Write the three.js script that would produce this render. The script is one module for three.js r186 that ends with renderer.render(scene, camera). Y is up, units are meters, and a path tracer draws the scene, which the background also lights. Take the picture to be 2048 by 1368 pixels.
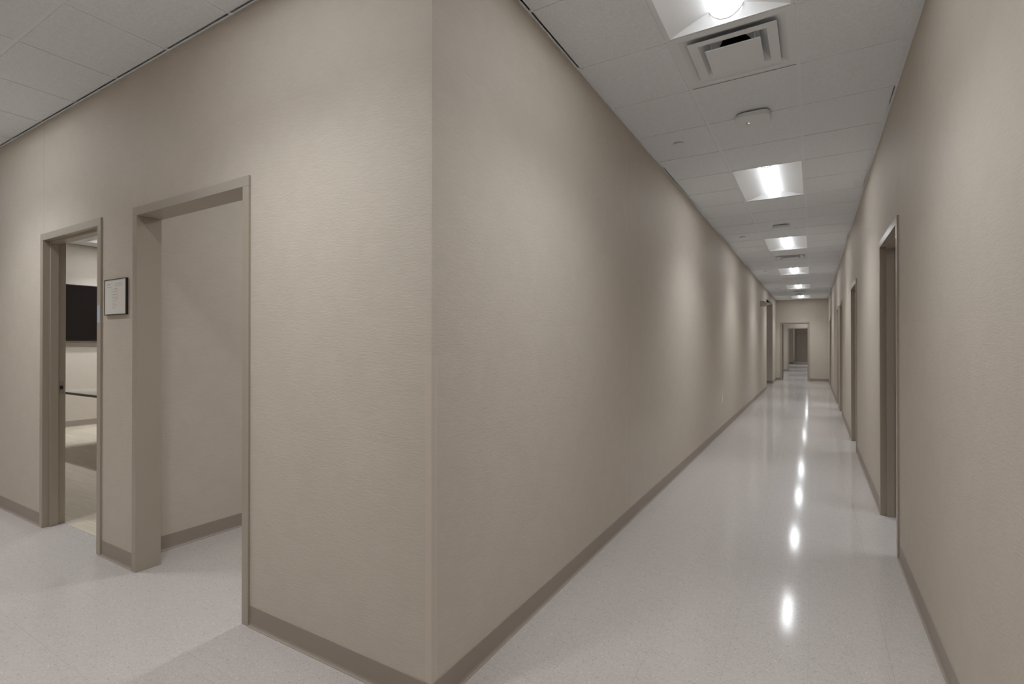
import * as THREE from 'three';
import { RoundedBoxGeometry } from 'three/addons/geometries/RoundedBoxGeometry.js';
import { mergeGeometries } from 'three/addons/utils/BufferGeometryUtils.js';
import { RectAreaLightUniformsLib } from 'three/addons/lights/RectAreaLightUniformsLib.js';

// ---------------------------------------------------------------- camera, exposure
RectAreaLightUniformsLib.init();
const renderer = new THREE.WebGLRenderer({ antialias: true });
renderer.toneMapping = THREE.LinearToneMapping;
renderer.toneMappingExposure = 1.18;
renderer.shadowMap.enabled = true;
const scene = new THREE.Scene();
scene.background = new THREE.Color(0x000000);           // closed building, no sky in view
const camera = new THREE.PerspectiveCamera(2 * Math.atan(684 / 1015.76) * 180 / Math.PI, 2048 / 1368, 0.05, 120);
camera.position.set(1.2224, 1.3644, 1.4733);
camera.rotation.order = 'YXZ';
camera.rotation.set(0.0042, 0.5358, 0);
const TROFFER = 10;      // radiance of the light panel under each lens
const BEAM = 4.9;        // candela of each of the two downward beams of a fixture (its reflector narrows the light)
const WIDE = 62;         // radiance of the panel of the fixtures without a narrowing reflector, in the side rooms
const CONE = 58 * Math.PI / 180;
const LENS = 6;        // glow of the lens as the eye sees it
const LAMP = new THREE.Color().setRGB(0.915, 0.962, 1.0);

// ---------------------------------------------------------------- measures
const H = 3.022, W = 1.689, T = 0.6096, X1 = 0.5381, Z1 = -1.3526, ZE = -20.2, HALL = 1.66, XH = -9.3;
const WT = 0.115;                                         // partition thickness
const zr = n => Z1 - n * T;                               // ceiling row line n

// ---------------------------------------------------------------- helpers
let seed = 7;
const rnd = () => { seed = (seed * 1664525 + 1013904223) >>> 0; return seed / 4294967296; };
const taken = {};
function numbered(n) { const k = taken[n] = (taken[n] ?? -1) + 1; return k ? n + '_' + String(k).padStart(3, '0') : n; }
function shade(o) { o.castShadow = true; o.receiveShadow = true; return o; }
function tag(o, label, category, group, kind) { o.userData = { label, category }; if (group) o.userData.group = group; if (kind) o.userData.kind = kind; return o; }
function thing(name, label, category, pos = [0, 0, 0], group, kind) {
  const g = new THREE.Group(); g.name = numbered(name); g.position.set(...pos); scene.add(g);
  return tag(g, label, category, group, kind);
}
function part(parent, name, geo, mat, pos) { const m = shade(new THREE.Mesh(geo, mat)); m.name = name; if (pos) m.position.set(...pos); parent.add(m); return m; }
// box between two corners, uv in metres
function bx(x0, x1, y0, y1, z0, z1) {
  const g = new THREE.BoxGeometry(x1 - x0, y1 - y0, z1 - z0); g.translate((x0 + x1) / 2, (y0 + y1) / 2, (z0 + z1) / 2);
  return metreUV(g);
}
function metreUV(g) {
  const p = g.attributes.position, n = g.attributes.normal, uv = g.attributes.uv;
  for (let i = 0; i < p.count; i++) {
    const ax = Math.abs(n.getX(i)), ay = Math.abs(n.getY(i)), az = Math.abs(n.getZ(i));
    if (ay >= ax && ay >= az) uv.setXY(i, p.getX(i), p.getZ(i)); else if (ax >= az) uv.setXY(i, p.getZ(i), p.getY(i)); else uv.setXY(i, p.getX(i), p.getY(i));
  }
  return g;
}
const merge = l => l.length === 1 ? l[0] : mergeGeometries(l.map(g => g.index ? g.toNonIndexed() : g));
function quads(list) {                                    // list of 4-point arrays -> geometry
  const pos = [], uv = [];
  for (const [a, b, c, d] of list) for (const p of [a, b, c, a, c, d]) { pos.push(...p); uv.push(p[0], p[2]); }
  const g = new THREE.BufferGeometry(); g.setAttribute('position', new THREE.Float32BufferAttribute(pos, 3)); g.setAttribute('uv', new THREE.Float32BufferAttribute(uv, 2)); g.computeVertexNormals(); return g;
}

// ---------------------------------------------------------------- textures
function canvas(w, h, draw, srgb = true) {
  const c = document.createElement('canvas'); c.width = w; c.height = h; draw(c.getContext('2d'), w, h);
  const t = new THREE.CanvasTexture(c); t.wrapS = t.wrapT = THREE.RepeatWrapping; t.magFilter = THREE.LinearFilter; if (srgb) t.colorSpace = THREE.SRGBColorSpace; return t;
}
function noiseTex(n, fn, srgb = false) {
  const d = new Uint8Array(n * n * 4);
  for (let y = 0; y < n; y++) for (let x = 0; x < n; x++) { const v = fn(x, y), i = (y * n + x) * 4; if (Array.isArray(v)) { d[i] = v[0]; d[i + 1] = v[1]; d[i + 2] = v[2]; } else d[i] = d[i + 1] = d[i + 2] = v; d[i + 3] = 255; }
  const t = new THREE.DataTexture(d, n, n); t.wrapS = t.wrapT = THREE.RepeatWrapping; t.magFilter = THREE.LinearFilter; t.minFilter = THREE.LinearMipmapLinearFilter; t.generateMipmaps = true; if (srgb) t.colorSpace = THREE.SRGBColorSpace; t.needsUpdate = true; return t;
}
// periodic value noise
function lattice(n) { const a = new Float32Array(n * n); for (let i = 0; i < a.length; i++) a[i] = rnd(); return (u, v) => {
  u = ((u % n) + n) % n; v = ((v % n) + n) % n; const i = Math.floor(u), j = Math.floor(v), f = u - i, g = v - j, s = f * f * (3 - 2 * f), t = g * g * (3 - 2 * g), i1 = (i + 1) % n, j1 = (j + 1) % n;
  return (a[j * n + i] * (1 - s) + a[j * n + i1] * s) * (1 - t) + (a[j1 * n + i] * (1 - s) + a[j1 * n + i1] * s) * t; }; }
// wall covering: fine horizontal weave, 0.5 m repeat
const wA = lattice(64), wB = lattice(256), wC = lattice(8);
const weave = (x, y) => 0.55 * wB(x / 512 * 24, y / 512 * 256) + 0.3 * wA(x / 512 * 64, y / 512 * 64) + 0.15 * rnd();
const wallBump = noiseTex(512, (x, y) => 255 * weave(x, y));
const wallMap = noiseTex(512, (x, y) => { const v = 244 + 11 * (0.7 * wB(x / 512 * 16, y / 512 * 256) + 0.3 * wC(x / 64, y / 64)); return [v, v, v]; }, true);
for (const t of [wallBump, wallMap]) t.repeat.set(2, 2);
// vinyl composition tile: short dashes and flecks, 0.61 m repeat
const vct = canvas(1024, 1024, (c, w) => {
  c.fillStyle = 'rgb(196,188,183)'; c.fillRect(0, 0, w, w);
  for (let i = 0; i < 7500; i++) {
    const x = rnd() * w, y = rnd() * w, l = 3 + rnd() * rnd() * 26, a = (rnd() < 0.72 ? 0 : Math.PI / 2) + (rnd() - 0.5) * 0.9, k = rnd();
    const col = k < 0.42 ? [166, 157, 153] : k < 0.55 ? [140, 131, 129] : k < 0.86 ? [214, 207, 203] : [232, 226, 223];
    c.strokeStyle = `rgba(${col[0]},${col[1]},${col[2]},${0.25 + 0.5 * rnd()})`; c.lineWidth = 1.2 + rnd() * 4.2;
    for (const dx of [0, -w, w]) for (const dy of [0, -w, w]) { if (x + dx < -20 || x + dx > w + 20 || y + dy < -20 || y + dy > w + 20) continue; c.beginPath(); c.moveTo(x + dx, y + dy); c.lineTo(x + dx + l * Math.cos(a), y + dy + l * Math.sin(a)); c.stroke(); }
  }
});
const fA = lattice(16), fB = lattice(48), fC = lattice(128);
const wax = noiseTex(512, (x, y) => 255 * (0.5 * fA(x / 32, y / 32) + 0.32 * fB(x / 512 * 48, y / 512 * 48) + 0.18 * fC(x / 4, y / 4)));
const cA = lattice(128), cB = lattice(32);
const tileBump = noiseTex(512, (x, y) => 255 * (0.6 * cA(x / 4, y / 4) + 0.25 * rnd() + 0.15 * cB(x / 16, y / 16)));
const tileMap = noiseTex(512, (x, y) => { const v = 246 + 9 * cA(x / 4, y / 4) - (rnd() < 0.03 ? 14 : 0); return [v, v, v]; }, true);
const stainMap = canvas(512, 512, (c, w) => {
  c.fillStyle = 'rgb(250,250,250)'; c.fillRect(0, 0, w, w);
  for (let i = 0; i < 900; i++) { const a = rnd() * 6.283, r = Math.pow(rnd(), 0.8) * 24; c.fillStyle = `rgba(150,146,140,${0.05 + 0.1 * rnd()})`; c.fillRect(w * 0.32 + r * Math.cos(a), w * 0.5 + 1.3 * r * Math.sin(a), 3, 3); }
});
const plankA = lattice(64), plankB = lattice(16);
const plankMap = noiseTex(512, (x, y) => { const v = 0.6 * plankA(x / 512 * 8, y / 8) + 0.4 * plankB(x / 512 * 4, y / 32); return [190 + 20 * v, 178 + 20 * v, 160 + 20 * v]; }, true);

// ---------------------------------------------------------------- materials (linear base colours)
const mat = (r, g, b, rough, o = {}) => new THREE.MeshPhysicalMaterial({ color: new THREE.Color().setRGB(r, g, b), roughness: rough, ...o });
const M = {
  wall: mat(0.61, 0.540, 0.462, 0.62, { map: wallMap, bumpMap: wallBump, bumpScale: 0.0005 }),
  guard: mat(0.60, 0.528, 0.446, 0.45),
  base: mat(0.325, 0.272, 0.225, 0.42),
  frame: mat(0.40, 0.348, 0.282, 0.3),
  ceil: mat(0.905, 0.94, 0.975, 0.9, { map: tileMap, bumpMap: tileBump, bumpScale: 0.0006 }),
  ceilStain: mat(0.905, 0.94, 0.975, 0.9, { map: stainMap, bumpMap: tileBump, bumpScale: 0.0006 }),
  tee: mat(0.89, 0.925, 0.96, 0.8),
  deck: mat(0.2, 0.2, 0.2, 0.9),
  slab: mat(0.25, 0.235, 0.22, 0.9),
  reflector: mat(0.92, 0.925, 0.925, 0.5),
  lens: mat(0.9, 0.9, 0.9, 0.5, { emissive: LAMP, emissiveIntensity: LENS }),
  white: mat(0.84, 0.86, 0.875, 0.45),
  metalwhite: mat(0.85, 0.875, 0.90, 0.5),
  black: mat(0.012, 0.012, 0.014, 0.6),
  screen: mat(0.008, 0.006, 0.006, 0.16, { clearcoat: 0.4, clearcoatRoughness: 0.1 }),
  bezel: mat(0.02, 0.018, 0.017, 0.4),
  strike: mat(0.33, 0.29, 0.24, 0.35, { metalness: 0.3 }),
  hinge: mat(0.45, 0.42, 0.38, 0.3, { metalness: 0.8 }),
  table: mat(0.42, 0.38, 0.32, 0.35),
  tableEdge: mat(0.09, 0.075, 0.06, 0.5),
  leg: mat(0.3, 0.29, 0.28, 0.35, { metalness: 0.7 }),
  darkdoor: mat(0.085, 0.065, 0.045, 0.4),
  glass: mat(0.55, 0.62, 0.64, 0.25),  // opaque pane; the bluish reflection in the glass is put into this colour
  led: mat(0.9, 0.9, 0.9, 0.4, { emissive: new THREE.Color(0xffffff), emissiveIntensity: 1.6 }),
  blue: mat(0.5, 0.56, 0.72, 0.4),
  beige: mat(0.46, 0.41, 0.34, 0.4),
};
const floorOpt = t => ({ map: t, bumpMap: wax, bumpScale: 0.0009, clearcoat: 0.75, clearcoatRoughness: 0.10 });
M.vct = mat(0.94, 0.935, 0.93, 0.5, floorOpt(vct));
M.planks = [0.95, 1.0, 0.92, 0.97].map(k => mat(k, k * 0.99, k * 0.97, 0.5, { map: plankMap, clearcoat: 0.3, clearcoatRoughness: 0.25 }));

// ---------------------------------------------------------------- walls
const GAP = 0.004, REC = 0.014;                           // shadow gap under the ceiling angle
function wallGeo(x0, x1, z0, z1, y0 = 0, y1 = H, ax = 'x') {   // ax: run direction; top carries the shadow gap
  if (y1 < H - 0.001) return [bx(x0, x1, y0, y1, z0, z1)];
  const l = [bx(x0, x1, y0, H - GAP, z0, z1)];
  l.push(ax === 'x' ? bx(x0, x1, H - GAP, H + 0.02, z0 + REC, z1 - REC) : bx(x0 + REC, x1 - REC, H - GAP, H + 0.02, z0, z1));
  return l;
}
function wall(name, label, geos, m = M.wall) { const o = shade(new THREE.Mesh(merge(geos), m)); o.name = name; scene.add(o); return tag(o, label, 'wall', null, 'structure'); }
const FH = 2.186, FW = 0.051, OPH = FH - FW;              // frame outer height, face width, clear height
// a wall running along x (face at z1) with openings [x0,x1,top] and seams [x, y0]
function wallAlong(ax, a0, a1, t0, t1, openings, seams = []) {
  const out = [], box = (s, e, y0, y1, lo = t0, hi = t1) => { if (e - s > 1e-4) out.push(...(ax === 'x' ? wallGeo(s, e, lo, hi, y0, y1, 'x') : wallGeo(lo, hi, s, e, y0, y1, 'z'))); };
  const cut = (s, e, y0, y1) => {                          // split at seams: a hairline groove with a backing behind it
    const k = seams.filter(q => q[0] > s && q[0] < e).sort((a, b) => a[0] - b[0]); let c = s;
    for (const [q, S] of k) { box(c, q - S, y0, y1); box(q - S, q + S, y0, y1, t0 + 0.006, t1 - 0.006); c = q + S; }
    box(c, e, y0, y1);
  };
  let c = a0;
  for (const [o0, o1, top] of openings.slice().sort((p, q) => p[0] - q[0])) { cut(c, o0, 0, H); cut(o0, o1, top, H); c = o1; }
  cut(c, a1, 0, H);
  return out;
}
// door openings: outer edges of the steel frames
const D1 = [-3.751, -2.737], D2 = [-2.307, -1.130];
const R = [[-3.57, -2.552], [-7.20, -6.19], [-10.90, -9.88], [-12.42, -11.40], [-18.37, -17.35]];
const E1 = [0.140, 1.098], E2 = [0.108, 1.075];
const ZV = -27.3, ZK = -39.2, ZX = -44.3;
const rough = ([a, b]) => [a + 0.02, b - 0.02, FH - 0.02];  // rough opening hidden behind the frame faces
wall('wall_hall', 'taupe textured wall with two doorways, ending at the outside corner', wallAlong('x', XH, 0, -WT, 0, [rough(D1), rough(D2)], [[-3.751 + 0.03, 0.0012]]));
wall('wall_corridor_left', 'long blank taupe corridor wall running from the outside corner', [
  ...wallAlong('z', -15.67, -WT, -WT, 0, [], [[-2.35, 0.0005]]), ...wallAlong('z', ZE - WT, -18.28, -WT, 0, []), ...wallGeo(-WT, 0, -18.28, -15.67, 2.72, H, 'z')]);
wall('wall_corridor_right', 'taupe corridor wall with a row of doorways', wallAlong('z', ZE - WT, HALL + WT, W, W + WT, R.map(rough), [[-2.552 - 0.03, 0.001]]));
wall('wall_end', 'taupe end wall of the corridor with a doorway', wallAlong('x', 0, W, ZE - WT, ZE, [rough(E1)], [[1.098 - 0.025, 0.003]]));
wall('wall_hall_back', 'taupe hall wall behind the viewpoint', wallGeo(XH, W, HALL, HALL + WT));
wall('wall_hall_end', 'taupe wall closing the hall beyond the meeting room', wallGeo(XH - WT, XH, -6, HALL + WT, 0, H, 'z'));
// meeting room behind the first doorway, alcove behind the second
wall('wall_partition', 'taupe partition inside the cased opening', wallGeo(-2.587, -2.472, -6, -WT, 0, H, 'z'));
wall('wall_alcove_back', 'taupe wall at the back of the alcove', wallGeo(-2.472, -WT, -3.2 - WT, -3.2));
wall('wall_room_back', 'taupe back wall of the meeting room', wallGeo(XH, -2.587, -6 - WT, -6));
wall('wall_recess', 'taupe walls of the side passage off the corridor', [bx(-3, -WT, 0, H, -15.67, -15.67 + WT), bx(-3, -WT, 0, H, -18.28 - WT, -18.28), bx(-3 - WT, -3, 0, H, -18.28 - WT, -15.67 + WT)]);
// rooms behind the corridor's right wall
wall('wall_rooms', 'taupe partitions of the rooms behind the corridor doorways', [bx(W + 3.6, W + 3.6 + WT, 0, H, ZE - WT, 0), ...[0, -5, -8.6, -11.15, -14.1, ZE].map(z => bx(W + WT, W + 3.6, 0, H, z - WT, z))]);
// spaces beyond the end wall
wall('wall_lobby', 'taupe walls of the lobby beyond the end doorway', [bx(-1.6 - WT, -1.6, 0, H, ZV - WT, ZE - WT), bx(2.8, 2.8 + WT, 0, H, ZV - WT, ZE - WT), bx(-1.6, -WT, 0, H, ZE - WT, ZE), bx(W, 2.8, 0, H, ZE - WT - 0.001, ZE - WT)]);
wall('wall_lobby_end', 'taupe far lobby wall with a second cased opening', wallAlong('x', -1.6, 2.8, ZV - WT, ZV, [rough(E2)]));
wall('wall_far_corridor', 'taupe walls of the far corridor behind the second opening', [bx(-1.2 - WT, -1.2, 0, H, ZK, ZV - WT), bx(-1.2, -0.03, 0, H, ZK - WT, ZK), bx(-0.03 - WT, -0.03, 0, H, ZX, ZK - WT), bx(1.72, 1.72 + WT, 0, H, ZX, ZV - WT), bx(-0.2, 1.9, 0, H, ZX - WT, ZX)]);

// ---------------------------------------------------------------- floor
const FT = 0.3048, FX = -0.02, FZ = -0.035, JT = 0.0004;
const floor = thing('floor', 'glossy speckled grey vinyl tile floor of hall and corridor', 'floor', [0, 0, 0], null, 'structure');
part(floor, 'subfloor', bx(-9.5, 6, -0.12, -0.003, ZX - 0.3, HALL + 0.2), M.slab);
{
  const variants = [];
  for (let k = 0; k < 8; k++) {
    const g = new THREE.BoxGeometry(FT - JT, 0.003, FT - JT), uv = g.attributes.uv, p = g.attributes.position, ox = (k % 2) * 0.5 + 0.013 * k, oy = (k >> 1) % 2 * 0.5 + 0.021 * k, q = k % 4 % 2;
    for (let i = 0; i < p.count; i++) { const u = p.getX(i) / T, v = p.getZ(i) / T; uv.setXY(i, (q ? v : u) + ox, (q ? -u : v) + oy); }
    variants.push(g);
  }
  const cells = [];
  const region = (x0, x1, z0, z1) => { for (let i = Math.floor((x0 - FX) / FT); FX + i * FT < x1 - 1e-6; i++) for (let j = Math.floor((z0 - FZ) / FT); FZ + j * FT < z1 - 1e-6; j++) cells.push([i, j]); };
  region(XH, W, 0, HALL); region(0, W, ZE, 0); region(-2.472, -0.12, -3.2, 0); region(-3, 0, -18.28, -15.67);
  region(W, W + 3.6, ZE, 0); region(-1.6, 2.8, ZV, ZE); region(-1.2, 1.75, ZX, ZV);
  const seen = new Set(), near = [];
  const cs = new THREE.Vector2(-Math.sin(0.5358), -Math.cos(0.5358));
  for (const [i, j] of cells) {
    const key = i + ',' + j; if (seen.has(key)) continue; seen.add(key);
    const x = FX + (i + 0.5) * FT, z = FZ + (j + 0.5) * FT;
    if (x < -2.60 && z < -0.13 && z > -6) continue;          // the meeting room has its own floor
    if (x - FT / 2 < -2.65 && z < -0.13 && z > -6) continue;
    const dx = x - 1.2224, dz = z - 1.4733, dep = dx * cs.x + dz * cs.y, lat = Math.abs(-dx * cs.y + dz * cs.x);
    const hidden = (x < -0.2 && z < -0.3 && x > -2.2) || (x > W + 0.1) || (x < -0.1 && z < -3.3);
    near.push([x, z, dep > 0.4 && lat < dep * 1.15 && !hidden ? dep : 1e3 + dep, (((i * 7 + j * 13 + ((i * j) % 5)) % 8) + 8) % 8]);
  }
  for (let i = -13; i < -8; i++) part(floor, 'floor_tile', metreUV(new THREE.BoxGeometry(FT - JT, 0.003, 0.085)), M.vct, [FX + (i + 0.5) * FT, -0.0015, FZ - 0.0427]);   // cut tiles up to the doorway seam
  near.sort((a, b) => a[2] - b[2]);
  const rest = [];
  near.forEach(([x, z, d, v], k) => {
    const g = variants[v];
    if (k < 294) part(floor, 'floor_tile', g, M.vct, [x, -0.0015, z]);
    else { const c = g.clone(); c.translate(x, -0.0015, z); rest.push(c); }
  });
  const o = part(floor, 'far_floor_tiles', merge(rest), M.vct); o.userData = { kind: 'stuff' };
}
// meeting room floor: wood-look planks
{
  const f = thing('floor_meeting_room', 'warm beige wood-look plank floor inside the meeting room doorway', 'floor', [0, 0, 0], null, 'structure');
  const PW = 0.178, PL = 1.22;
  const geos = [0, 1, 2].map(k => { const g = new THREE.BoxGeometry(PL - 0.001, 0.004, PW - 0.001), uv = g.attributes.uv, p = g.attributes.position; for (let i = 0; i < p.count; i++) uv.setXY(i, p.getX(i) / 1.22 + 0.31 * k, p.getZ(i) / 1.0 + 0.27 * k); return g; });
  const zs = -0.1205;
  for (let r = 0; r < 33; r++) for (let c = -1; c < 7; c++) {
    const a = Math.max(XH, XH + c * PL + (r % 3) * 0.41), b = Math.min(-2.587, XH + (c + 1) * PL + (r % 3) * 0.41); if (b - a < 0.05) continue;
    const z = zs - (r + 0.5) * PW, m = M.planks[Math.floor(rnd() * 4)], full = b - a > PL - 0.01;
    const g = full ? geos[(r + c + 3) % 3] : bx(-(b - a) / 2, (b - a) / 2, -0.002, 0.002, -PW / 2 + 0.0005, PW / 2 - 0.0005);
    part(f, 'plank', g, m, [(a + b) / 2, -0.0012, z]);
  }
}

// ---------------------------------------------------------------- ceiling: lay-in tiles in a tee grid
const ceiling = thing('ceiling', 'white suspended ceiling of square lay-in tiles in a tee grid', 'ceiling', [0, 0, 0], null, 'structure');
{ const o = shade(new THREE.Mesh(bx(-9.5, 6, H + 0.35, H + 0.45, ZX - 0.3, HALL + 0.2), M.deck)); o.name = 'roof_deck'; scene.add(o); tag(o, 'grey structural deck above the suspended ceiling', 'roof', null, 'structure'); }
const LIGHT_ROWS = [-2, 4, 10, 16, 22, 28], VENT_ROWS = [0, 13, 25];
{
  const TG = 0.024, tileG = {};
  const tileGeo = (w, d) => { const k = w.toFixed(3) + '_' + d.toFixed(3); return tileG[k] ??= metreUV(new THREE.BoxGeometry(w, 0.016, d)); };
  const tileMat = (x, z) => Math.abs(x - 1.42) < 0.2 && Math.abs(z - (zr(2.5))) < 0.2 ? M.ceilStain : M.ceil;
  const tile = (x0, x1, z0, z1, lo = true) => {
    const e = TG / 2 - 0.002; x0 += e; x1 -= e; z0 += e; z1 -= e; if (x1 - x0 < 0.02 || z1 - z0 < 0.02) return;
    part(ceiling, 'ceiling_tile', tileGeo(x1 - x0, z1 - z0), tileMat((x0 + x1) / 2, (z0 + z1) / 2), [(x0 + x1) / 2, H + 0.008, (z0 + z1) / 2]);
  };
  const tee = (x0, x1, z0, z1, name = 'ceiling_tee', y = H + 0.004) => part(ceiling, name, bx(x0, x1, y, y + 0.012, z0, z1), M.tee);
  const xs = [0, X1, X1 + T, W], nEnd = Math.ceil((Z1 - ZE) / T);
  for (let n = -2; n < nEnd; n++) {
    const za = Math.max(zr(n + 1), ZE), zb = zr(n);
    for (let c = 0; c < 3; c++) {
      if (c === 1 && (LIGHT_ROWS.some(r => n === r || n === r + 1) || VENT_ROWS.includes(n))) continue;
      tile(xs[c], xs[c + 1], za, zb);
      if (zb > ZE + 0.05) tee(xs[c] + 0.012, xs[c + 1] - 0.012, zb - TG / 2, zb + TG / 2);
    }
    if (LIGHT_ROWS.includes(n) || VENT_ROWS.includes(n) || VENT_ROWS.includes(n - 1) || LIGHT_ROWS.includes(n - 2)) tee(X1 + 0.012, X1 + T - 0.012, zb - TG / 2, zb + TG / 2);
  }
  for (const x of [X1, X1 + T]) tee(x - TG / 2, x + TG / 2, ZE, HALL, 'main_tee', H + 0.0042);
  // hall
  const zl = [0, zr(-3), zr(-4), HALL];
  const hallLights = [-3, -8, -13];                        // column index of each hall troffer's left half
  for (let i = -17; i < 3; i++) {
    const xa = Math.max(XH, X1 + i * T), xb = Math.min(W, X1 + (i + 1) * T); if (xb - xa < 0.03) continue;
    for (let r = 0; r < 3; r++) {
      if (r === 1 && hallLights.some(k => i === k || i === k + 1)) continue;
      tile(xa, xb, r === 0 && i >= 0 ? zr(-2) : zl[r], zl[r + 1]);
      if (i !== 0 && i !== 1) tee(xa - TG / 2, xa + TG / 2, zl[r] + 0.012, zl[r + 1] - 0.012);
    }
  }
  for (const z of [zl[1], zl[2]]) tee(XH, W, z - TG / 2, z + TG / 2, 'main_tee', H + 0.0044);
  // perimeter angles
  const ang = (x0, x1, z0, z1) => part(ceiling, 'wall_angle', bx(x0, x1, H, H + 0.003, z0, z1), M.tee);
  ang(-REC, 0.02, ZE, 0.02); ang(W - 0.02, W + REC, ZE, HALL); ang(0, W, ZE - REC, ZE + 0.02); ang(XH, 0.02, -REC, 0.02); ang(XH, W, HALL - 0.02, HALL + REC); ang(XH - REC, XH + 0.02, 0, HALL);
  // plain tile fields of the neighbouring rooms
  const field = (x0, x1, z0, z1, holes, y = H) => {
    const nx = Math.max(1, Math.round((x1 - x0) / T)), nz = Math.max(1, Math.round((z1 - z0) / T)), g = [];
    const L = [[x0, x1, z0, z1]];
    for (const h of holes) { const n = []; for (const [a, b, c, d] of L) { if (h[1] <= a || h[0] >= b || h[3] <= c || h[2] >= d) { n.push([a, b, c, d]); continue; } const p = Math.max(a, h[0]), q = Math.min(b, h[1]); n.push([a, p, c, d], [q, b, c, d], [p, q, c, Math.max(c, h[2])], [p, q, Math.min(d, h[3]), d]); } L.length = 0; L.push(...n.filter(([a, b, c, d]) => b - a > 1e-3 && d - c > 1e-3)); }
    for (const [a, b, c, d] of L) g.push(bx(a, b, y, y + 0.016, c, d));
    part(ceiling, 'room_ceiling', merge(g), M.ceil);
  };
  const roomHole = (x, z, along) => along === 'x' ? [x - T, x + T, z - T / 2, z + T / 2] : [x - T / 2, x + T / 2, z - T, z + T];
  field(XH, -2.587, -6, -WT, [roomHole(-8.3, -2.36, 'x'), roomHole(-4.9, -2.35, 'x')]);
  field(-2.472, -WT, -3.2, -WT, [roomHole(-1.25, -1.9, 'z')]);
  field(-3, 0, -18.28, -15.67, [], 2.72);
  for (const [z0, z1, zc] of [[-5, 0, -3.06], [-8.6, -5, -6.7], [-11.15, -8.6, -10.39], [-14.1, -11.15, -11.91], [ZE, -14.1, -17.86]]) field(W + WT, W + 3.6, z0, z1, [roomHole(W + 1.3, zc, 'z')]);
  field(-1.6, 2.8, ZV, ZE - WT, [roomHole(0.84, -26.2, 'z'), roomHole(0.84, -22.3, 'z')]);
  field(-1.2, 1.72, ZX, ZV - WT, [-30.5, -35.8, -41.8].map(z => roomHole(0.84, z, 'z')));
}

// ---------------------------------------------------------------- cove base
function coveGeo(len, toeA = 0, toeB = 0) {               // along +x from 0..len, facing +z
  const s = new THREE.Shape(); s.moveTo(0, 0); s.lineTo(0.013, 0); s.lineTo(0.0128, 0.0025); s.quadraticCurveTo(0.0042, 0.005, 0.0034, 0.018); s.lineTo(0.003, 0.098); s.quadraticCurveTo(0.0028, 0.1005, 0.001, 0.1005); s.lineTo(0, 0.1005); s.closePath();
  const g = new THREE.ExtrudeGeometry(s, { depth: len, bevelEnabled: false, curveSegments: 5 });
  g.rotateY(-Math.PI / 2); g.translate(len, 0, 0); return g;      // shape x -> z, depth -> x
}
function base(list, name, label) {
  const g = thing(name, label, 'baseboard', [0, 0, 0], null, 'structure');
  for (const [ax, a, b, c, dir] of list) {                // ax 'x': runs along x at z=c facing dir ; 'z': runs along z at x=c
    const geo = coveGeo(b - a);
    if (ax === 'x') { if (dir < 0) { geo.rotateY(Math.PI); geo.translate(b - a, 0, 0); } geo.translate(a, 0, c); }
    else { geo.rotateY(dir > 0 ? Math.PI / 2 : -Math.PI / 2); geo.translate(c, 0, dir > 0 ? b : a); }
    part(g, 'cove_base', geo, M.base);
  }
}
base([['x', XH, D1[0], 0, 1], ['x', D1[1], D2[0], 0, 1], ['x', D2[1], 0.013, 0, 1]], 'baseboard_hall', 'brown vinyl cove base along the wall with two doorways');
base([['z', -15.67, 0.013, 0, 1], ['z', ZE, -18.28, 0, 1]], 'baseboard_corridor_left', 'brown vinyl cove base along the long blank corridor wall');
{ const s = [HALL, ...R.slice().sort((a, b) => b[0] - a[0]).flatMap(r => [r[1], r[0]]), ZE], l = []; for (let i = 0; i < s.length; i += 2) l.push(['z', s[i + 1], s[i], W, -1]); base(l, 'baseboard_corridor_right', 'brown vinyl cove base between the corridor doorways'); }
base([['x', 0, E1[0], ZE, 1], ['x', E1[1], W, ZE, 1]], 'baseboard_end', 'brown vinyl cove base on the end wall of the corridor');
base([['z', -3.2, -0.128, -2.472, 1]], 'baseboard_alcove', 'brown vinyl cove base inside the cased opening');
base([['z', -6, -WT, XH, 1]], 'baseboard_meeting_room', 'brown vinyl cove base under the dark television');
base([['x', -3, 0, -18.28, 1]], 'baseboard_side_passage', 'brown vinyl cove base in the side passage off the corridor');
base([['x', -1.6, E2[0], ZV, 1], ['x', E2[1], 2.8, ZV, 1], ['x', -1.2, -0.03, ZK, 1], ['z', ZX, ZK, -0.03, 1]], 'baseboard_far', 'brown vinyl cove base beyond the end doorway');

// corner guard on the outside corner
{
  const s = new THREE.Shape(); const a = 0.03, t = 0.0014; s.moveTo(0, 0); s.lineTo(-a, 0); s.lineTo(-a, t * 0.3); s.lineTo(-a + 0.002, t); s.lineTo(t * 0.4, t); s.quadraticCurveTo(t, t, t, t * 0.4); s.lineTo(t, -a + 0.002); s.lineTo(t * 0.3, -a); s.lineTo(0, -a); s.closePath();
  const g = new THREE.ExtrudeGeometry(s, { depth: 1.219, bevelEnabled: false, curveSegments: 4 }); g.rotateX(-Math.PI / 2); g.scale(1, 1, -1); g.index ?? 0;
  const pos = g.attributes.position; for (let i = 0; i < pos.count; i += 3) { for (let k = 0; k < 3; k++) { const u = pos.array[i * 3 + 3 + k]; pos.array[i * 3 + 3 + k] = pos.array[i * 3 + 6 + k]; pos.array[i * 3 + 6 + k] = u; } } g.computeVertexNormals();
  const o = shade(new THREE.Mesh(g, M.guard)); o.name = 'corner_guard'; o.position.set(0, 0.101, 0); scene.add(o); tag(o, 'taupe plastic corner guard on the lower outside wall corner', 'corner guard');
}

// ---------------------------------------------------------------- steel door frames
const PR = 0.011;                                          // how far the face stands off the wall
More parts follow.
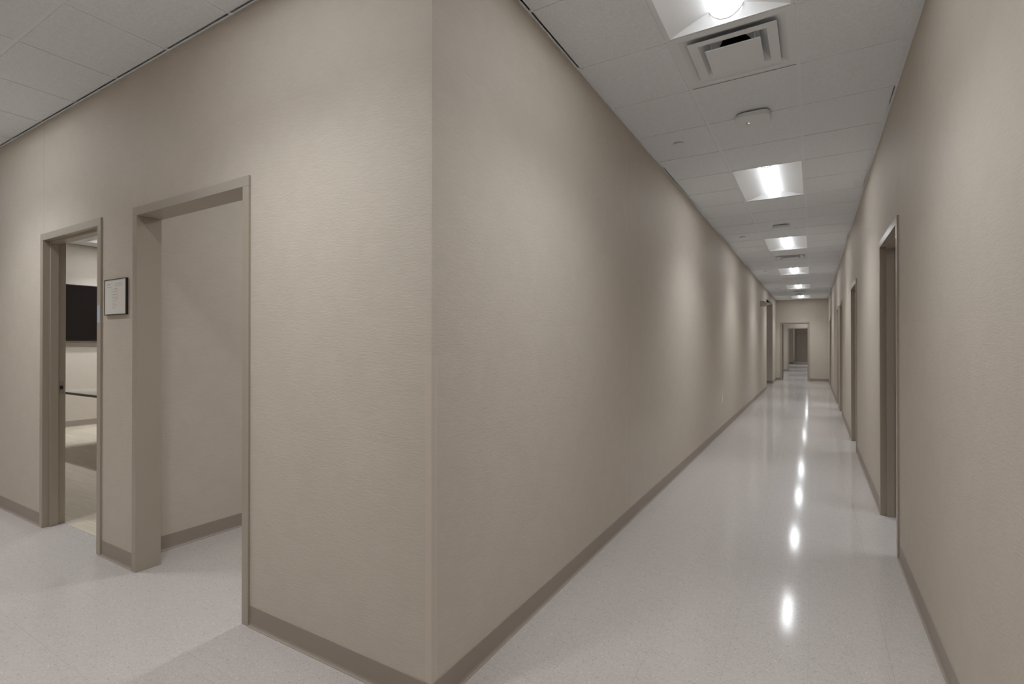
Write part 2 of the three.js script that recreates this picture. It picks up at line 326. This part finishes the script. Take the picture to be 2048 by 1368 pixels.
// local: opening along x from 0..w (outer), wall from z=-WT to 0, front face toward +z
function frameParts(parent, w, stop, hw = FW) {
  const zf = PR, zb = -WT - PR, b = (x0, x1, y0, y1, z0, z1) => { const g = new RoundedBoxGeometry(x1 - x0, y1 - y0, z1 - z0, 1, 0.0016); g.translate((x0 + x1) / 2, (y0 + y1) / 2, (z0 + z1) / 2); return g; };
  part(parent, 'jamb', b(0, hw, 0, FH - hw, zb, zf), M.frame);
  part(parent, 'jamb', b(w - hw, w, 0, FH - hw, zb, zf), M.frame);
  part(parent, 'head', b(0, w, FH - hw, FH, zb, zf), M.frame);
  if (stop) {
    const s0 = -0.079, s1 = -0.030, d = 0.016;
    part(parent, 'stop', b(hw - 0.001, hw + d, 0, OPH - d, s0, s1), M.frame);
    part(parent, 'stop', b(w - hw - d, w - hw + 0.001, 0, OPH - d, s0, s1), M.frame);
    part(parent, 'stop', b(hw, w - hw, OPH - d, OPH + 0.001, s0, s1), M.frame);
  }
}
function doorFrame(n, label, pos, turn, w, stop) { const g = thing('door_' + n, label, 'door frame', pos, null, 'structure'); g.rotation.y = turn; frameParts(g, w, stop); return g; }
const door1 = doorFrame(1, 'taupe steel door frame opening onto the room with the television', [D1[0], 0, 0], 0, D1[1] - D1[0], true);
{ // strike plate on the latch jamb, blue reflection painted as a strip on the hinge jamb's face
  const g = new THREE.BoxGeometry(0.0022, 0.10, 0.028), s = part(door1, 'strike_plate', g, M.strike, [FW + 0.0009, 1.034, -0.1005]);
  part(s, 'latch_hole', new THREE.BoxGeometry(0.0012, 0.028, 0.02), M.black, [0.0010, 0, 0]);
  s.userData.label = 'dark strike plate on the latch jamb';
  const k = part(door1, 'painted_reflection', new THREE.BoxGeometry(0.036, 0.112, 0.0012), M.blue, [D1[1] - D1[0] - FW / 2 + 0.001, 1.56, PR + 0.0005]); k.userData.label = 'pale blue reflection painted as a strip on the jamb face';
}
doorFrame(2, 'taupe steel frame of the wide cased opening without a door', [D2[0], 0, 0], 0, D2[1] - D2[0], false);
const ordinal = ['first', 'second', 'third', 'fourth', 'fifth', 'sixth'];
R.forEach(([a, b], i) => doorFrame(3 + i, `taupe steel door frame, ${ordinal[i]} along the corridor's row of doorways from the hall`, [W, 0, a], -Math.PI / 2, b - a, true));
{
  const g = doorFrame(8, 'taupe steel door frame with hinges in the corridor end wall', [E1[0], 0, ZE], 0, E1[1] - E1[0], true);
  for (const y of [0.22, 1.06, 1.92]) { const h = part(g, 'hinge', new THREE.CylinderGeometry(0.011, 0.011, 0.114, 10), M.hinge, [FW + 0.004, y, -WT - 0.016]); h.userData.label = 'steel hinge'; }
  doorFrame(9, 'taupe steel frame of the second opening seen through the end doorway', [E2[0], 0, ZV], 0, E2[1] - E2[0], false);
}
// door leaf swung open beyond the end wall
{
  const g = thing('door_leaf', 'open dark brown door leaf beyond the end doorway', 'door', [E1[0] + FW + 0.004, 0, ZE - WT - 0.02]);
  part(g, 'leaf', bx(-0.04, 0.004, 0.01, 2.125, -0.88, -0.012), M.darkdoor);
  const l = part(g, 'lever', new THREE.CylinderGeometry(0.01, 0.01, 0.11, 10).rotateX(Math.PI / 2), M.hinge, [0.03, 1.0, -0.76]); l.userData.label = 'steel lever handle';
  part(g, 'rose', new THREE.CylinderGeometry(0.028, 0.028, 0.04, 14).rotateZ(Math.PI / 2), M.hinge, [0.01, 1.0, -0.8]);
}
// dark closed door at the very end
{
  const g = thing('door_10', 'dark brown closed door with a narrow glass light at the far end', 'door', [0.035, 0, ZX], null, 'structure');
  frameParts(g, 0.88, false, 0.034);
  const x0 = 0.035, x1 = 0.845, a = 0.56, b = 0.73, y0 = 1.02, y1 = 1.88, z0 = -0.06, z1 = -0.016;
  part(g, 'leaf', merge([bx(x0, a, 0.008, 2.148, z0, z1), bx(b, x1, 0.008, 2.148, z0, z1), bx(a, b, 0.008, y0, z0, z1), bx(a, b, y1, 2.148, z0, z1)]), M.darkdoor);
  const fr = part(g, 'glass_stop', merge([bx(a, a + 0.015, y0, y1, z0 - 0.002, z1 + 0.006), bx(b - 0.015, b, y0, y1, z0 - 0.002, z1 + 0.006), bx(a, b, y0, y0 + 0.015, z0 - 0.002, z1 + 0.006), bx(a, b, y1 - 0.015, y1, z0 - 0.002, z1 + 0.006)]), M.darkdoor);
  part(fr, 'pane', bx(a + 0.012, b - 0.012, y0 + 0.012, y1 - 0.012, -0.042, -0.036), M.glass);
  part(g, 'lever', new THREE.CylinderGeometry(0.011, 0.011, 0.11, 10).rotateZ(Math.PI / 2), M.hinge, [0.77, 1.0, 0.035]);
  part(g, 'rose', new THREE.CylinderGeometry(0.03, 0.03, 0.055, 14).rotateX(Math.PI / 2), M.hinge, [0.8, 1.0, 0.008]);
}

// ---------------------------------------------------------------- troffers
const LH = 0.056;                                          // depth of the reflector
const wx = t => 0.288 - 0.205 * t, wh = t => LH * (1.25 * t - 0.25 * t * t), wd = t => 0.042 * t;
const tg = {};
{
  const N = 12, L2 = T - 0.014, rows = [], ends = [];
  for (let i = 0; i < N; i++) {
    const t0 = i / N, t1 = (i + 1) / N;
    rows.push([[wx(t0), wh(t0), -L2 + wd(t0)], [wx(t1), wh(t1), -L2 + wd(t1)], [wx(t1), wh(t1), L2 - wd(t1)], [wx(t0), wh(t0), L2 - wd(t0)]]);
    ends.push([[-wx(t0), wh(t0), L2 - wd(t0)], [-wx(t1), wh(t1), L2 - wd(t1)], [wx(t1), wh(t1), L2 - wd(t1)], [wx(t0), wh(t0), L2 - wd(t0)]]);
  }
  const flip = (l, s, u) => l.map(q => q.map(([x, y, z]) => [s * x, y, u * z]));
  const smooth = g => g;
  tg.wingA = smooth(quads(rows)); tg.wingB = smooth(quads(flip(rows, -1, 1))); tg.endA = quads(ends); tg.endB = quads(flip(ends, 1, -1));
  const fo = 0.297, fi = 0.287, lo = T - 0.008, li = L2 - 0.001;   // flange and housing box
  tg.housing = merge([bx(-fo, -fi, 0.0005, 0.11, -lo, lo), bx(fi, fo, 0.0005, 0.11, -lo, lo), bx(-fi, fi, 0.0005, 0.11, li, lo), bx(-fi, fi, 0.0005, 0.11, -lo, -li), bx(-fo, fo, 0.105, 0.115, -lo, lo)]);
  tg.lens = new THREE.CylinderGeometry(0.078, 0.078, 2 * (L2 - 0.044), 28, 1, false, 0, Math.PI).rotateX(Math.PI / 2).rotateZ(-Math.PI / 2);
  tg.lens.scale(1, 0.92, 1);
  const c = new THREE.TorusGeometry(0.081, 0.006, 8, 24, Math.PI).rotateX(Math.PI).rotateY(0);
  tg.collar = c;
}
function troffer(x, z, along, label, power = 1, soft = false, group = 'recessed ceiling troffers', y = H) {
  const g = thing('troffer', label, 'ceiling light', [x, y, z], group); if (along === 'x') g.rotation.y = Math.PI / 2;
  part(g, 'housing', tg.housing, M.reflector);
  part(g, 'reflector_wing', tg.wingA, M.reflector); part(g, 'reflector_wing', tg.wingB, M.reflector);
  part(g, 'end_plate', tg.endA, M.reflector); part(g, 'end_plate', tg.endB, M.reflector);
  const l = part(g, 'lens', tg.lens, M.lens, [0, 0.086, 0]); l.userData.label = 'glowing white half-round lens';
  for (const s of [-1, 1]) part(g, 'collar', tg.collar, M.reflector, [0, 0.084, s * (T - 0.014 - 0.042)]);
  const r = new THREE.RectAreaLight(LAMP, (soft ? WIDE : TROFFER) * power, 0.10, 1.02); r.position.set(0, 0.011, 0); r.rotation.x = -Math.PI / 2; r.name = 'lamp'; g.add(r);
  if (!soft) for (const s of [-1, 1]) {
    const b = new THREE.SpotLight(LAMP, BEAM * power, 0, CONE, 1, 2); b.name = 'lamp_beam'; b.position.set(0, 0.008, 0.28 * s); b.target.position.set(0, -3, 0.28 * s); b.castShadow = true; b.shadow.radius = 3; b.shadow.mapSize.set(1024, 1024); g.add(b, b.target);
  }
  return g;
}
LIGHT_ROWS.forEach((n, i) => troffer(X1 + T / 2, zr(n + 1), 'z', `recessed troffer with glowing round lens, ${ordinal[i]} along the corridor from the hall corner`, i ? 1 : 0.85));
[-3, -8, -13].forEach((k, i) => troffer(X1 + (k + 1) * T, (zr(-3) + zr(-4)) / 2, 'x', `recessed troffer in the hall ceiling, ${ordinal[i]} from the corridor corner`, 1));
troffer(-8.3, -2.36, 'x', 'recessed troffer in the meeting room ceiling near the television', 2.1); troffer(-4.9, -2.35, 'x', 'recessed troffer in the meeting room ceiling by the doorway', 1.3, true); troffer(-1.25, -1.9, 'z', 'recessed troffer in the alcove behind the cased opening', 1.0, true);
[-3.06, -6.7, -10.39, -11.91, -17.86].forEach((z, i) => troffer(W + 1.3, z, 'z', `recessed troffer in the room behind the ${ordinal[i]} doorway of the corridor`, 0.7));
[[-22.3, 'lobby just behind the end doorway'], [-26.2, 'lobby in front of the second opening'], [-30.5, 'far corridor behind the second opening'], [-35.8, 'far corridor halfway to the dark door'], [-41.8, 'far corridor by the dark door']].forEach(([z, s], i) => troffer(0.84, z, 'z', `recessed troffer in the ${s}`, [1.2, 1.3, 1.1, 1.5, 0.5][i]));

// ---------------------------------------------------------------- square cone diffusers
function ringGeo(o, yo, i, yi, th = 0.0018) {             // sloping square ring with thickness
  const q = [], c = [[-1, -1], [1, -1], [1, 1], [-1, 1]];
  for (let k = 0; k < 4; k++) {
    const [ax, az] = c[k], [bx_, bz] = c[(k + 1) % 4], P = (s, y, [x, z]) => [s * x, y, s * z], A = [ax, az], B = [bx_, bz];
    q.push([P(o, yo, A), P(o, yo, B), P(i, yi, B), P(i, yi, A)], [P(i, yi + th, A), P(i, yi + th, B), P(o, yo + th, B), P(o, yo + th, A)], [P(o, yo + th, A), P(o, yo + th, B), P(o, yo, B), P(o, yo, A)], [P(i, yi, A), P(i, yi, B), P(i, yi + th, B), P(i, yi + th, A)]);
  }
  return quads(q);
}
const dg = { frame: ringGeo(0.3045, 0.0005, 0.262, 0.0005, 0.004), cone: ringGeo(0.262, 0.001, 0.13, 0.060), ring: merge([ringGeo(0.222, -0.006, 0.172, -0.003), ringGeo(0.172, -0.003, 0.128, 0.058)]), plate: (() => { const g = new RoundedBoxGeometry(0.28, 0.006, 0.28, 2, 0.002); g.translate(0, -0.022, 0); return merge([g, ...[0, 1, 2, 3].map(k => { const b = new THREE.BoxGeometry(0.006, 0.07, 0.006); b.translate(0.11 * (k & 1 ? 1 : -1), 0.014, 0.11 * (k & 2 ? 1 : -1)); return b; })].map(g => { const n = g.index ? g.toNonIndexed() : g; return n; })); })(),
  neck: new THREE.CylinderGeometry(0.085, 0.085, 0.12, 8, 1, true), damper: new THREE.CircleGeometry(0.085, 8).rotateX(Math.PI / 2), pan: (() => { const s = new THREE.Shape(); s.moveTo(-0.136, -0.136); s.lineTo(0.136, -0.136); s.lineTo(0.136, 0.136); s.lineTo(-0.136, 0.136); s.closePath(); const h = new THREE.Path(); h.absarc(0, 0, 0.083, 0, Math.PI * 2, true); s.holes.push(h); const g = new THREE.ExtrudeGeometry(s, { depth: 0.002, bevelEnabled: false, curveSegments: 4 }); g.rotateX(Math.PI / 2); g.translate(0, 0.062, 0); return g; })() };
VENT_ROWS.forEach((n, i) => {
  const g = thing('air_diffuser', ['white square cone air diffuser beside the first corridor troffer, black duct showing', 'white square cone air diffuser just past the third corridor troffer', 'white square cone air diffuser just past the fifth corridor troffer'][i], 'air vent', [X1 + T / 2, H, zr(n + 0.5)], 'square air diffusers');
  part(g, 'face_frame', dg.frame, M.metalwhite); part(g, 'outer_cone', dg.cone, M.metalwhite); part(g, 'middle_cone', dg.ring, M.metalwhite); part(g, 'center_plate', dg.plate, M.metalwhite); part(g, 'back_pan', dg.pan, M.metalwhite);
  const nk = part(g, 'duct_neck', dg.neck, M.black, [0, 0.121, 0]); nk.userData.label = 'black duct opening'; part(nk, 'damper', dg.damper, M.black, [0, 0.05, 0]);
});

// ---------------------------------------------------------------- ceiling devices
function accessPoint(x, z, s, label) {
  const g = thing('access_point', label, 'wireless device', [x, H, z], 'white ceiling devices in the corridor');
  const sh = new THREE.Shape(), a = s / 2, r = s * 0.3; sh.moveTo(-a + r, -a); sh.lineTo(a - r, -a); sh.quadraticCurveTo(a, -a, a, -a + r); sh.lineTo(a, a - r); sh.quadraticCurveTo(a, a, a - r, a); sh.lineTo(-a + r, a); sh.quadraticCurveTo(-a, a, -a, a - r); sh.lineTo(-a, -a + r); sh.quadraticCurveTo(-a, -a, -a + r, -a);
  const e = new THREE.ExtrudeGeometry(sh, { depth: 0.016, bevelEnabled: true, bevelThickness: 0.008, bevelSize: 0.008, bevelSegments: 3, curveSegments: 8 }); e.rotateX(Math.PI / 2);
  part(g, 'bracket', new THREE.CylinderGeometry(s * 0.3, s * 0.3, 0.014, 20), M.bezel, [0, -0.006, 0]);
  part(g, 'body', e, M.white, [0, -0.019, 0]);
  part(g, 'status_led', new THREE.SphereGeometry(0.0035, 10, 8), M.led, [-s * 0.16, -0.0435, -s * 0.1]);
  part(g, 'groove', new THREE.BoxGeometry(0.002, 0.0012, s * 0.3), M.bezel, [-s * 0.23, -0.0433, -s * 0.1]);
}
accessPoint(0.852, -2.575, 0.205, 'white rounded square access point with a tiny light, between the first two corridor troffers');
accessPoint(0.835, -6.55, 0.19, 'white rounded square ceiling device between the second and third corridor troffers');
accessPoint(0.815, -17.75, 0.19, 'white rounded square ceiling device just before the sixth corridor troffer');
[[0.27, -2.83, 'white round sprinkler cover level with the nearest access point'], [0.28, -7.10, 'white round sprinkler cover beside the third corridor troffer'], [0.285, -11.36, 'white round sprinkler cover beside the fourth corridor troffer'], [0.285, -15.6, 'white round sprinkler cover beside the fifth corridor troffer']].forEach(([x, z, l]) => {
  const g = thing('sprinkler_cover', l, 'sprinkler', [x, H, z], 'sprinkler covers in the corridor ceiling');
  part(g, 'cover_plate', new THREE.CylinderGeometry(0.040, 0.043, 0.006, 28), M.white, [0, -0.011, 0]); part(g, 'cup', new THREE.CylinderGeometry(0.033, 0.033, 0.012, 24), M.metalwhite, [0, -0.004, 0]);
});

// ---------------------------------------------------------------- framed plan on the hall wall
{
  const g = thing('wall_sign', 'white evacuation plan in a thin black frame between the two doorways', 'sign', [-2.529, 1.660, 0]);
  const plan = canvas(512, 400, (c, w, h) => {
    c.fillStyle = 'rgb(235,232,226)'; c.fillRect(0, 0, w, h); c.strokeStyle = 'rgba(120,116,118,0.55)'; c.lineWidth = 3;
    c.fillStyle = 'rgba(110,106,120,0.5)'; for (const [x, y, l] of [[60, 44, 90], [60, 58, 60], [250, 44, 170], [230, 66, 190], [60, 80, 120], [240, 100, 60]]) c.fillRect(x, y, l, 5);
    c.strokeRect(180, 110, 130, 60); c.strokeRect(200, 170, 90, 80); c.strokeRect(250, 130, 60, 100); c.beginPath(); c.moveTo(180, 140); c.lineTo(310, 140); c.moveTo(225, 110); c.lineTo(225, 250); c.moveTo(200, 210); c.lineTo(330, 210); c.stroke();
    c.fillStyle = 'rgba(120,116,118,0.4)'; for (let i = 0; i < 5; i++) c.fillRect(190, 275 + 14 * i, 60 + 22 * ((i * 3) % 4), 4);
  });
  const w = 0.291, h = 0.224, d = 0.014, t = 0.0042;
  part(g, 'frame', merge([bx(-w / 2, -w / 2 + t, -h / 2, h / 2, 0.001, d), bx(w / 2 - t, w / 2, -h / 2, h / 2, 0.001, d), bx(-w / 2, w / 2, -h / 2, -h / 2 + t, 0.001, d), bx(-w / 2, w / 2, h / 2 - t, h / 2, 0.001, d), bx(-w / 2 + t, w / 2 - t, -h / 2 + t, h / 2 - t, 0.001, d - 0.003)]), M.bezel);
  part(g, 'paper', new THREE.PlaneGeometry(w - 2 * t, h - 2 * t), mat(0.92, 0.92, 0.92, 0.35, { map: plan }), [0, 0, d - 0.0022]);
}
// ---------------------------------------------------------------- meeting room: television and table
{
  const g = thing('television', 'wide black television mounted on the meeting room wall', 'television', [XH, 1.88, -2.42]);
  part(g, 'wall_mount', bx(0, 0.03, -0.2, 0.2, -0.3, 0.3), M.bezel);
  const c = new RoundedBoxGeometry(0.05, 0.93, 1.62, 2, 0.006); c.translate(0.055, 0, -0.15); part(g, 'casing', c, M.bezel);
  part(g, 'screen', bx(0.0805, 0.0815, -0.45, 0.452, -0.95, 0.65), M.screen);
}
{
  const g = thing('conference_table', 'beige conference table with a dark edge inside the meeting room', 'table', [-6.2, 0, -2.2]);
  const top = new RoundedBoxGeometry(2.7, 0.028, 0.80, 2, 0.006); top.translate(0, 0.722, 0.515); part(g, 'top', top, M.table);
  part(g, 'edge_band', merge([bx(-1.352, 1.352, 0.705, 0.731, 0.905, 0.918), bx(-1.352, 1.352, 0.705, 0.731, 0.112, 0.125), bx(-1.353, -1.34, 0.705, 0.731, 0.12, 0.91), bx(1.34, 1.353, 0.705, 0.731, 0.12, 0.91)]), M.tableEdge);
  for (const x of [0.2, 1.0]) { part(g, 'leg', bx(x - 0.04, x + 0.04, 0.03, 0.708, 0.48, 0.56), M.leg); part(g, 'foot', bx(x - 0.04, x + 0.04, 0.001, 0.035, 0.18, 0.85), M.leg); }
}
// ---------------------------------------------------------------- corridor wall fittings
{
  const g = thing('wall_outlet', 'white power outlet low on the long blank corridor wall', 'outlet', [0, 0.52, -6.96]);
  const p = new RoundedBoxGeometry(0.006, 0.115, 0.072, 2, 0.002); p.translate(0.003, 0, 0); part(g, 'cover_plate', p, M.white);
  for (const y of [-0.024, 0.024]) part(g, 'socket', new RoundedBoxGeometry(0.003, 0.03, 0.034, 2, 0.0012), M.metalwhite, [0.0065, y, 0]);
}
{
  const g = thing('wall_light', 'small beige domed wall light beside the side passage', 'wall light', [0, 2.45, -13.75]);
  part(g, 'back_plate', new RoundedBoxGeometry(0.02, 0.15, 0.26, 2, 0.006), M.beige, [0.01, 0, 0]);
  const s = new THREE.SphereGeometry(0.125, 24, 14); s.scale(1.0, 0.62, 1.0); part(g, 'dome', s, M.beige, [0.035, 0.0, 0]);
  part(g, 'lens', new THREE.CylinderGeometry(0.06, 0.06, 0.02, 20), M.white, [0.06, -0.072, 0]);
}
scene.add(camera);
renderer.render(scene, camera);
